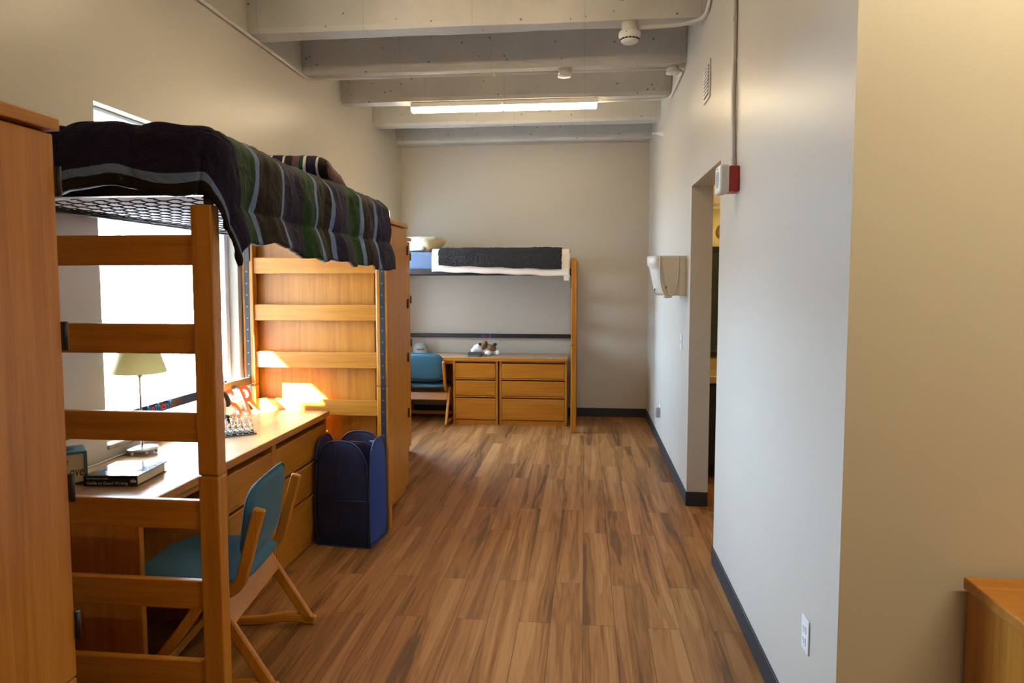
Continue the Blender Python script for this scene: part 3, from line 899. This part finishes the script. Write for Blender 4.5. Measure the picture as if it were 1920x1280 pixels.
# tissue box
def tissue():
    t = thing('tissue_box', 'cream tissue box cover lettered Love, beside the left wardrobe', 'box', (-2.160, 2.650, Z1), R(43))
    CR = plain('cream_panel', (.52, .44, .27), .6, 0, .08, 40)
    TB = plain('teal_trim', (.05, .15, .17), .55, 0, .25, 40)
    h = .066
    m = MB(); m.box(-h, h, -h, h, .0, .132, .003); m.build('body', CR, t)
    m = MB()
    for sx in (-1, 1):
        for sy in (-1, 1): m.box(sx * h - .006, sx * h + .006, sy * h - .006, sy * h + .006, 0, .135, .002)
    for sy in (-1, 1):
        for z in (.004, .131): m.box(-h, h, sy * h - .005, sy * h + .005, z - .004, z + .006, .001); m.box(sy * h - .005, sy * h + .005, -h, h, z - .004, z + .006, .001)
    m.box(-h, h, -h, h, .1325, .1375); m.build('trim', TB, t)
    m = MB(); m.lathe([(0, .1378), (.032, .1378), (.032, .1384), (0, .1384)], 24, sx=1.1, sy=.75); m.build('opening', DARKGAP, t)
    INK = plain('black_ink', (.012, .011, .010), .7)
    mb = MB()
    sh = Matrix(((1, .22, 0, 0), (0, 1, 0, 0), (0, 0, 1, 0), (0, 0, 0, 1)))
    add_mesh(mb, text_bm('Love', .036, .0006, cols((1, 0, 0), (0, 0, 1.6), (0, -1, 0), (.022, -h - .0012, .036)) @ sh))
    add_mesh(mb, text_bm('We', .034, .0006, cols((1, 0, 0), (0, 0, 1.3), (0, -1, 0), (-.022, -h - .0012, .086)) @ sh))
    mb.build('lettering', INK, t)
tissue()
# red letters S and R
RED = None
def glitter():
    m, nt, b, o = new_mat('red_glitter')
    mp = mapping(nt, (420,) * 3); v = N(nt, 'ShaderNodeTexVoronoi'); nt.links.new(mp.outputs[0], v.inputs['Vector'])
    r = ramp(nt, v.outputs['Color'], [(.2, (.30, .012, .008)), (.6, (.55, .035, .02)), (.9, (.75, .12, .07))])
    nt.links.new(r.outputs[0], b.inputs['Base Color']); b.inputs['Roughness'].default_value = .35; bump(nt, b, v.outputs['Distance'], .5, .003); return m
GLIT = glitter()
EDGE = plain('white_board_edge', (.74, .70, .62), .6)
for c, y, lab in (('S', 4.012, 'red glitter letter S leaning beside the letter R on the near desk'), ('R', 4.212, 'red glitter letter R leaning at the far end of the near desk')):
    t = thing('decorative_letter', lab, 'letter', (-2.098, y - .030, Z1 + .002))
    tilt = R(22)
    M = Matrix.Rotation(-tilt, 4, 'Y') @ cols((.03, 1, 0), (0, 0, 1), (1, -.03, 0), (0, 0, .004))
    mb = MB(); add_mesh(mb, text_bm(c, .275, .009, M)); mb.build('board', EDGE, t)
    mb = MB(); add_mesh(mb, text_bm(c, .275, .001, Matrix.Rotation(-tilt, 4, 'Y') @ cols((.03, 1, 0), (0, 0, 1), (1, -.03, 0), (.0102, 0, .004)))); mb.build('glitter_face', GLIT, t)
# plush
t = thing('plush_toy', 'black and white plush animal sitting behind the chess set', 'toy', (-2.140, 3.800, Z1))
m = MB(); m.blob((0, 0, .105), (.055, .075, .105), nz=.06); m.blob((0, 0, .245), (.052, .068, .065), nz=.05, seed=3); m.build('body', WHITEPL, t)
m = MB(); m.blob((-.006, 0, .282), (.056, .064, .050), nz=.08, seed=5); m.build('cap_patch', DARKP, t)
for s in (-1, 1):
    m = MB(); m.blob((-.005, s * .052, .315), (.020, .024, .034), nz=.05); m.build('ear', DARKP, t)
    m = MB(); m.blob((.030, s * .046, .030), (.045, .030, .030), rot=(0, 0, s * .2), nz=.05); m.build('leg', DARKP, t)
    m = MB(); m.blob((.018, s * .074, .15), (.028, .028, .062), rot=(s * .5, -.2, 0), nz=.05); m.build('arm', DARKP, t)
    m = MB(); m.blob((.056, s * .024, .258), (.008, .008, .008), sub=2); m.build('eye', DARKP, t)
# chess
t = thing('chess_board', 'glass chess board near the red letters on the near desk', 'chess board', (-1.983, 3.636, Z1), R(40))
FROST = plain('frosted_square', (.45, .50, .50), .5)
m = MB(); m.box(-.130, .130, -.130, .130, 0, .006, .001); m.build('board', CGLASS, t)
m = MB()
for i in range(8):
    for j in range(8):
        if (i + j) % 2: m.box(-.124 + i * .031, -.093 + i * .031, -.124 + j * .031, -.093 + j * .031, .0058, .0066)
m.build('squares', FROST, t)
BASEF = plain('dark_felt', (.02, .02, .024), .6)
def piece(tall):
    if tall: prof = [(0, .006), (.0135, .006), (.0135, .012), (.009, .016), (.007, .03), (.0085, .048), (.0115, .052), (.007, .056), (.009, .068), (.004, .074), (0, .076)]
    else: prof = [(0, .006), (.012, .006), (.012, .011), (.007, .016), (.0055, .026), (.009, .029), (.0075, .033), (.0085, .040), (.005, .046), (0, .047)]
    m = MB(); m.lathe(prof, 14)
    o = m.build('chess_piece', CGLASS)
    m = MB(); m.lathe([(0, 0), (.0125, 0), (.0125, .006), (0, .006)], 14); m.build('felt_base', BASEF, o)
    return o
MT = at(-1.983, 3.636, 0) @ Matrix.Rotation(R(40), 4, 'Z')
PAWN, TALL = piece(False), piece(True)
first = {PAWN.name: True, TALL.name: True}
for row, proto, lab, grp in ((0, PAWN, 'short clear glass chess piece in the row nearest the camera', 'short chess pieces in the near row'),
                            (1, TALL, 'tall clear glass chess piece behind the nearest row', 'tall chess pieces behind the near row'),
                            (6, PAWN, 'short clear glass chess piece on the far side of the board', 'short chess pieces on the far side'),
                            (7, TALL, 'tall clear glass chess piece in the farthest row of the board', 'tall chess pieces in the farthest row')):
    for k in range(8):
        p = MT @ Vector((-.1085 + k * .031, -.1085 + row * .031, 0))
        loc = (p.x, p.y, Z1 + .0068)
        if first.get(proto.name):
            o = proto; first[proto.name] = False
        else: o = copy_thing(proto)
        o.location = loc
        tag(o, lab, 'chess piece', grp)
# magnetic letters
MBLUE = plain('blue_plastic', (.010, .13, .42), .35); MRED = plain('red_plastic', (.55, .02, .02), .35)
bx = -1.750 - .438
xs = 3.232
names = ['blue magnetic letter A, leftmost on the bar behind the lamp', 'red magnetic letter n beside the letter A behind the lamp', 'blue magnetic letter t left of the letter h',
         'blue magnetic letter h left of the red letter o near the lamp', 'red magnetic letter o in the row behind the lamp', 'blue magnetic letter n right of the red letter o', 'blue magnetic letter y, rightmost in the row behind the lamp']
for i, (c, mt, w) in enumerate(zip('Anthony', (MBLUE, MRED, MBLUE, MBLUE, MRED, MBLUE, MBLUE), (.034, .031, .024, .031, .032, .030, .030))):
    zz = .962 + (.010 if c == 'y' else 0)
    mb = MB(); add_mesh(mb, text_bm(c, .058, .003, Matrix.Identity(4), .0012))
    o = mb.build('magnet_letter', mt)
    o.matrix_world = cols((0, 1, 0), (0, 0, 1), (1, 0, 0), (bx + .0048, xs + w / 2, zz))
    xs += w
    tag(o, names[i], 'letter magnet')

# ------------------------------------------------------------------ things on the far desk
Z2 = H2 + .0006
names = ['blue magnetic letter d, left of three on the far bar', 'red magnetic letter o, middle of three on the far bar', 'blue magnetic letter g, right of three on the far bar']
for i, (c, mt) in enumerate(zip('dog', (MBLUE, MRED, MBLUE))):
    mb = MB(); add_mesh(mb, text_bm(c, .066, .003, Matrix.Identity(4), .0012))
    o = mb.build('magnet_letter', mt)
    o.matrix_world = cols((1, 0, 0), (0, 0, 1), (0, -1, 0), (-1.235 + i * .043, 7.905 + .438 - .0048, .958 + (.010 if c == 'g' else 0)))
    tag(o, names[i], 'letter magnet')
t = thing('baseball_cap', 'white baseball cap on the far desk above the chair', 'cap', (-1.965, 8.16, Z2), R(12))
CAPM = fabric('white_twill', (.33, .31, .26), 300, .06)
def cap(u, v):
    a = 2 * PI * u; e = v * PI / 2
    return (.098 * math.cos(a) * math.cos(e) ** .8, .105 * math.sin(a) * math.cos(e) ** .8, .012 + .122 * math.sin(e) ** .9)
m = MB(); m.grid(cap, 32, 12); m.blob((0, 0, .134), (.008, .008, .005), sub=2); m.build('crown', CAPM, t)
def brim(u, v):
    a = -PI + PI * (.12 + .76 * u); r = 1 + v * .75
    return (.098 * math.cos(a) * (1 + v * .15), .105 * math.sin(a) * r, .014 - .010 * v + .02 * v * (1 - abs(math.cos(a))) - .012 * v * abs(math.cos(a)))
m = MB(); m.grid(brim, 20, 6); o = m.build('brim', plain('dark_brim', (.03, .035, .05), .8), t); o.modifiers.new('t', 'SOLIDIFY').thickness = .003
m = MB()
for k in range(9):
    a = R(-90 - 26 + k * 6.5)
    m.box(-.004, .004, -.001, .001, -.008 - .004 * (k % 2), .006 + .004 * ((k + 1) % 2), M=at(.094 * math.cos(a), .1005 * math.sin(a), .058) @ Matrix.Rotation(a + PI / 2, 4, 'Z') @ Matrix.Rotation(R(-18), 4, 'X'))
m.build('emblem', plain('purple_thread', (.06, .05, .10), .8), t)
t = thing('plush_dog', 'brown and white plush dog lying on the far desk', 'toy', (-1.165, 8.05, Z2), R(0))
m = MB(); m.blob((.035, .06, .055), (.115, .075, .055), nz=.08); m.blob((.12, .05, .045), (.05, .05, .042), nz=.05); m.build('body', WHITEPL, t)
m = MB(); m.blob((-.085, .01, .075), (.065, .06, .055), nz=.06, seed=2); m.blob((-.125, -.025, .060), (.042, .038, .036), nz=.03); m.build('head', WHITEPL, t)
m = MB(); m.blob((-.012, .0, .115), (.036, .04, .058), rot=(0, .5, 0), nz=.12, seed=4); m.blob((.075, .01, .085), (.062, .055, .040), rot=(0, .35, 0), nz=.12, seed=7); m.build('brown_patch', BROWNP, t)
m = MB(); m.blob((-.058, -.01, .128), (.018, .016, .022), rot=(0, -.7, 0)); m.build('ear', DARKP, t)
m = MB(); m.blob((.115, -.005, .125), (.028, .018, .020), rot=(0, -.4, 0)); m.build('ear', DARKP, t)
m = MB(); m.blob((-.150, -.035, .082), (.012, .010, .009), sub=2); m.build('nose', DARKP, t)
for x, y in ((.045, -.075), (.155, -.02)):
    m = MB(); m.blob((x, y, .030), (.040 if x < .1 else .03, .042, .030), nz=.03); m.build('paw', WHITEPL, t)
t = thing('storage_case', 'small black case in front of the plush dog', 'case', (-1.262, 7.915, Z2), R(-3))
m = MB(); m.prism([(-.06, .0), (.06, .0), (.05, .042), (-.03, .052)], 'x', -.078, .078, .006, 2); m.build('body', plain('case_black', (.008, .009, .012), .5), t)
m = MB(); m.box(-.070, .055, -.0635, -.058, .004, .014, .002); m.build('silver_edge', STEEL, t)

# ------------------------------------------------------------------ ceiling things
def tube_light(loc, L, label, mt=None, group=None):
    t = thing('ceiling_light', label, 'ceiling light', loc, 0, group)
    h = L / 2
    for s in (-1, 1):
        a, b = (-h, -.005) if s < 0 else (.0, h)
        a = -h if s < 0 else .27 * 0 + 0.002
        m = MB(); m.box(a, b, -.045, .045, -.042, 0, .003); hs = m.build('housing', WHITEPAINT, t)
        m = MB()
        m.prism([(-.046, -.042), (.046, -.042), (.046, -.066), (.030, -.080), (-.030, -.080), (-.046, -.066)], 'x', a + .004, b - .004, .003)
        m.build('diffuser', mt or TUBE, hs)
    return t
tube_light((-.755, 6.40, ZB - .003), 1.70, 'long lit tube light fixed under a concrete ceiling beam')
tube_light((-.75, 3.68, ZB - .003), 1.70, 'lit tube light above the near bed, just out of view', TUBE_NEAR)
tube_light((1.75, .92, ZB - .003), 1.70, 'lit tube light over the right side behind the viewer', TUBE_BACK)
tube_light((.0, -1.85, ZB - .003), 1.70, 'lit tube light at the back of the room behind the viewer', TUBE_NEAR)
# smoke detector
t = thing('smoke_detector', 'white round smoke detector hanging under the nearest beam', 'smoke detector', (.272, 4.60, ZB))
m = MB(); m.lathe([(0, 0), (.052, 0), (.052, -.055), (0, -.055)], 28); m.build('back_box', CONDUIT, t)
m = MB(); m.lathe([(0, -.055), (.066, -.055), (.070, -.062), (.070, -.082), (.060, -.092), (.056, -.112), (.044, -.122), (0, -.124)], 32)
b = m.build('body', WHITEP, t)
m = MB()
for k in range(16):
    a = R(22.5 * k)
    m.box(-.009, .009, -.003, .0015, -.0045, .0045, M=Matrix.Rotation(a, 4, 'Z') @ at(0, -.0572, -.103) @ Matrix.Rotation(R(12), 4, 'X'))
m.build('slots', DARKGAP, b)
m = MB(); m.box(-.003, .003, -.002, .001, -.003, .003, M=Matrix.Rotation(R(-20), 4, 'Z') @ at(0, -.0702, -.070)); m.build('indicator', plain('red_led', (.25, .02, .02), .4), b)
# junction boxes
for x, y, lab in ((-.172, 5.53, 'round junction box on the conduit in the middle of the second beam'), (.655, 5.53, 'junction box on the second beam beside the right wall')):
    t = thing('junction_box', lab, 'junction box', (x, y, ZB))
    m = MB(); m.lathe([(0, 0), (.048, 0), (.048, -.045), (0, -.045)], 20); m.build('body', CONDUIT, t)
    m = MB(); m.lathe([(0, -.045), (.051, -.045), (.051, -.052), (0, -.053)], 20); m.build('cover', WHITEP, t)
def conduit(pts, label, r=.011, straps=()):
    P = [Vector(p) for p in pts]; out = [P[0]]
    for a, b, c in zip(P, P[1:], P[2:]):
        d1 = (a - b); d2 = (c - b); k = min(.07, d1.length * .45, d2.length * .45)
        p0 = b + d1.normalized() * k; p1 = b + d2.normalized() * k
        for q in range(6):
            tt = q / 5; out.append(p0 * (1 - tt) ** 2 + b * 2 * tt * (1 - tt) + p1 * tt * tt)
    out.append(P[-1])
    t = thing('conduit', label, 'conduit', pts[0])
    M = at(*[-v for v in pts[0]])
    m = MB(); m.tube(out, r, 8, M=M); m.build('pipe', CONDUIT, t)
    for s in straps:
        m = MB(); m.box(s[0] - .012, s[0] + .012, s[1] - .014, s[1] + .014, s[2] - .014, s[2] + .014, .004, M=M); m.build('strap', CONDUIT, t)
zc = ZB - .014
conduit([(XL + .014, 2.0, zc), (XL + .014, 5.52, zc), (-.222, 5.52, zc - .004)], 'thin conduit running along the top of the left wall and second beam', .012, [(XL + .014, 4.85, zc), (-.72, 5.52, zc - .002)])
conduit([(-.122, 5.52, zc - .004), (.605, 5.52, zc - .004)], 'short conduit between the two junction boxes', .012, [(.22, 5.52, zc - .003)])
conduit([(.703, 5.53, zc - .012), (XR - .014, 5.55, zc - .02), (XR - .014, 6.20, zc - .02), (XR - .014, 6.36, zc - .01), (.50, 6.40, zc - .006), (.098, 6.40, zc - .01)], 'conduit bending off the right wall to the lit tube light', .011, [])
conduit([(.325, 4.60, zc - .016), (.60, 4.60, zc - .006), (XR - .014, 4.52, zc), (XR - .014, 4.2, zc + .1), (XR - .014, 3.7, ZC - .02)], 'conduit from the smoke detector up the right wall', .013, [])
conduit([(XR - .013, 3.60, 2.195), (XR - .013, 3.64, 2.5), (XR - .013, 3.66, ZC)], 'vertical conduit rising from the fire alarm', .012, [(XR - .013, 3.65, 2.93)])
# fire alarm
t = thing('fire_alarm', 'white fire alarm sounder on a red box on the right wall', 'alarm', (XR, 3.575, 2.128))
m = MB(); m.box(-.048, -.0005, -.058, .058, -.062, .062, .004); m.build('back_box', plain('alarm_red', (.33, .010, .006), .4), t)
m = MB(); m.box(-.095, -.048, -.064, .064, -.068, .068, .010, 2); b = m.build('sounder', WHITEP, t)
m = MB()
for k in range(9):
    z = -.036 + k * .009; w = math.sqrt(max(0, .042 ** 2 - z ** 2))
    m.box(-.0965, -.0945, -w, w, z - .0022, z + .0022)
m.build('grille', plain('grille_grey', (.22, .21, .20), .6), b)
m = MB(); m.box(-.0962, -.0945, -.02, .02, .050, .055); m.build('red_mark', plain('mark_red', (.5, .05, .04), .5), b)
# towel dispenser
def dispenser():
    t = thing('towel_dispenser', 'cream paper towel dispenser on the right wall past the doorway', 'dispenser', (XR, 5.255, 1.525))
    CR = plain('cream_plastic', (.64, .57, .44), .5, 0, .02)
    W, D, H = .36, .27, .295
    def side_x(z):   # how far the front stands out at height z
        return D * (.74 + .26 * min(1, (z / H)) ** .8) if z < H * .75 else D
    outl = []
    for k in range(11):
        z = H * k / 10
        outl.append((-side_x(z) , z))
    m = MB()
    def fn(u, v):
        z = H * v
        d = side_x(z)
        y0, y1 = 0, W
        # plan: wall -> near corner -> bowed front -> far corner -> wall
        k = u * 4
        if k < 1: return (-(d - .085) * k, y0 + .0 * k, z)
        if k < 3:
            s = (k - 1) / 2
            return (-(d - .085) - .085 * math.sin(PI * s) ** .55, y0 + W * s, z)
        return (-(d - .085) * (4 - k), y1, z)
    m.grid(fn, 48, 14)
    b = m.bm; b.verts.ensure_lookup_table()
    for v_ in (0, 14):
        b.faces.new([b.verts[i * 15 + v_] for i in range(49)])
    bmesh.ops.recalc_face_normals(b, faces=b.faces)
    body = m.build('body', CR, t)
    # raised rim on the near side in the shape of a long arch, and the chute below it
    pts = []
    for k in range(25):
        a = PI * k / 24
        pts.append((-.125 + .068 * math.cos(a) * 1.0, -.003, H * 1.0 - 1.04 * H * math.sin(a) ** .62))
    m = MB(); m.tube(pts, .006, 8); m.build('arch_rim', CR, t)
    m = MB(); m.box(-.045, -.005, -.003, .002, .005, H - .005, .002); m.build('hinge_side', CR, t)
    m = MB(); m.box(-.150, -.140, -.0025, .001, .055, .069); m.build('window', plain('small_grey', (.12, .10, .08), .5), t)
    m = MB(); m.lathe([(0, -.022), (.03, -.02), (.036, 0), (0, .0)], 18, sy=.6, M=at(-.13, .03, .002)); m.build('outlet_lip', WHITEP, t)
    mb = MB(); add_mesh(mb, text_bm('TORK', .036, .0006, cols((0, -1, 0), (0, 0, 1), (-1, 0, 0), (-.2145, .16, .032))))
    mb.box(-.2145, -.2135, .10, .22, .018, .023); o = mb.build('logo', BLACKM, t)
    o['label'] = 'small dark printed logo'
dispenser()
# plates on the right wall
def plate(name, label, cat, y, z, kind):
    t = thing(name, label, cat, (XR, y, z))
    m = MB(); m.box(-.006, -.0003, -.036, .036, -.058, .058, .003, 2); p = m.build('cover_plate', WHITEP, t)
    if kind == 'switch':
        m = MB(); m.box(-.014, -.005, -.005, .005, -.011, .011, .002, M=Matrix.Rotation(R(12), 4, 'Y')); m.build('toggle', WHITEP, t)
    else:
        for s in (-1, 1):
            m = MB(); m.box(-.0085, -.005, -.016, .016, s * .020 - .014, s * .020 + .014, .002); q = m.build('socket', WHITEP, t)
            m = MB()
            for yy in (-.006, .006): m.box(-.0090, -.0082, yy - .001, yy + .001, s * .020 - .002, s * .020 + .008)
            m.tube([(-.0090, 0, s * .020 - .008), (-.0082, 0, s * .020 - .008)], .0025, 8)
            m.build('slots', DARKGAP, q)
    return t
plate('light_switch', 'white light switch on the right wall below the towel dispenser', 'switch', 5.45, 1.165, 'switch')
plate('wall_outlet', 'white wall outlet low on the near part of the right wall', 'outlet', 2.335, .447, 'outlet')
t = plate('wall_outlet', 'white wall outlet low on the right wall near the back corner', 'outlet', 6.87, .37, 'outlet')
t = thing('plug_adapter', 'grey plug adapter in the outlet near the back corner', 'adapter', (XR - .009, 6.87, .345))
m = MB(); m.box(-.04, 0, -.03, .03, -.045, .055, .006, 2); m.build('body', plain('grey_plastic', (.34, .34, .36), .5), t)
# vent
t = thing('air_vent', 'narrow louvred air vent high on the right wall', 'vent', (XR, 4.48, 2.855))
m = MB(); m.box(-.008, -.0005, -.105, .105, -.115, .115, .003); m.build('frame', WALL, t)
m = MB()
for k in range(8):
    z = -.075 + k * .0215
    m.box(-.013, -.007, -.075, .075, z - .008, z + .004, .001, M=None)
m.build('louvres', WHITEPAINT, t)
m = MB(); m.box(-.0092, -.0078, -.08, .08, -.09, .09); m.build('dark_opening', DARKGAP, t)
# sprinkler
t = thing('sprinkler_head', 'small white sprinkler head sticking out of the right wall', 'sprinkler', (XR, 6.95, 3.065))
RY = Matrix.Rotation(R(-90), 4, 'Y')
m = MB(); m.lathe([(0, .0005), (.042, .0005), (.042, .006), (.026, .012), (.026, .035), (0, .035)], 20, M=RY); m.build('escutcheon', WHITEPAINT, t)
m = MB(); m.lathe([(.014, .035), (.014, .06), (.006, .07), (.006, .10), (0, .10)], 14, M=RY); m.box(-.104, -.100, -.022, .022, -.004, .010); m.build('nozzle', WHITEPAINT, t)

# ------------------------------------------------------------------ outside tree
t = thing('tree', 'pale tree far outside the bright window', 'tree', (-20, 27.2, -.4))
m = MB(); m.tube([(0, 0, 0), (.1, 0, 1.5), (0, .1, 3)], [.25, .18, .1], 8); m.build('trunk', plain('bark', (.12, .09, .07), .9), t)
m = MB(); rr = random.Random(5)
for k in range(14): m.blob((rr.uniform(-1.6, 1.6), rr.uniform(-1.6, 1.6), rr.uniform(1.2, 3.6)), (rr.uniform(.5, .9),) * 3, nz=.6, sub=3, seed=k)
m.build('foliage', plain('leaves', (.10, .13, .10), .9, 0, .5, 6), t)

# ------------------------------------------------------------------ light
sun = bpy.data.lights.new('sun', 'SUN'); sun.energy = 600; sun.angle = R(.53); sun.color = (1, .99, .96)
so = link(bpy.data.objects.new('sun', sun))
so.rotation_euler = Vector((1, .60, -.95)).to_track_quat('-Z', 'Y').to_euler()
w = bpy.data.worlds.new('sky'); S.world = w; w.use_nodes = True
bg = w.node_tree.nodes['Background']; bg.inputs[0].default_value = (.50, .72, 1.0, 1); bg.inputs[1].default_value = 46
for a, b_ in WW:
    L = bpy.data.lights.new('window_portal', 'AREA'); L.shape = 'RECTANGLE'; L.size = WZ1 - WZ0; L.size_y = b_ - a
    L.cycles.is_portal = True
    o = link(bpy.data.objects.new('window_portal', L)); o.location = (XL - .15, (a + b_) / 2, (WZ0 + WZ1) / 2); o.rotation_euler = (0, R(-90), 0)
# washroom ceiling lamp
t = thing('washroom_lamp', 'warm flat lamp on the washroom ceiling, out of view', 'lamp', (1.7, 5.2, 2.898))
m = MB(); m.lathe([(0, 0), (.16, 0), (.16, -.03), (.12, -.06), (0, -.07)], 24); m.build('lamp_shade', emit('washroom_glow', (1, .70, .33), 45.0), t)

# ------------------------------------------------------------------ camera
cd = bpy.data.cameras.new('camera'); cam = link(bpy.data.objects.new('camera', cd)); S.camera = cam
F = 1300.0; cy = 620.0
cd.sensor_width = 36; cd.sensor_fit = 'HORIZONTAL'; cd.lens = F / 1920 * 36
cd.shift_y = -(640 - cy) / 1920
p = math.atan((cy - 530) / F); a = math.atan((1097 - 960) / F * math.cos(p))
cam.location = (0, 0, 1.62)
cam.rotation_euler = (PI / 2 - p, 0, a)
cd.clip_start = .05; cd.clip_end = 300

S.view_settings.view_transform = 'Standard'; S.view_settings.look = 'None'
S.view_settings.gamma = 1; S.view_settings.use_curve_mapping = False
S.view_settings.exposure = 0.38
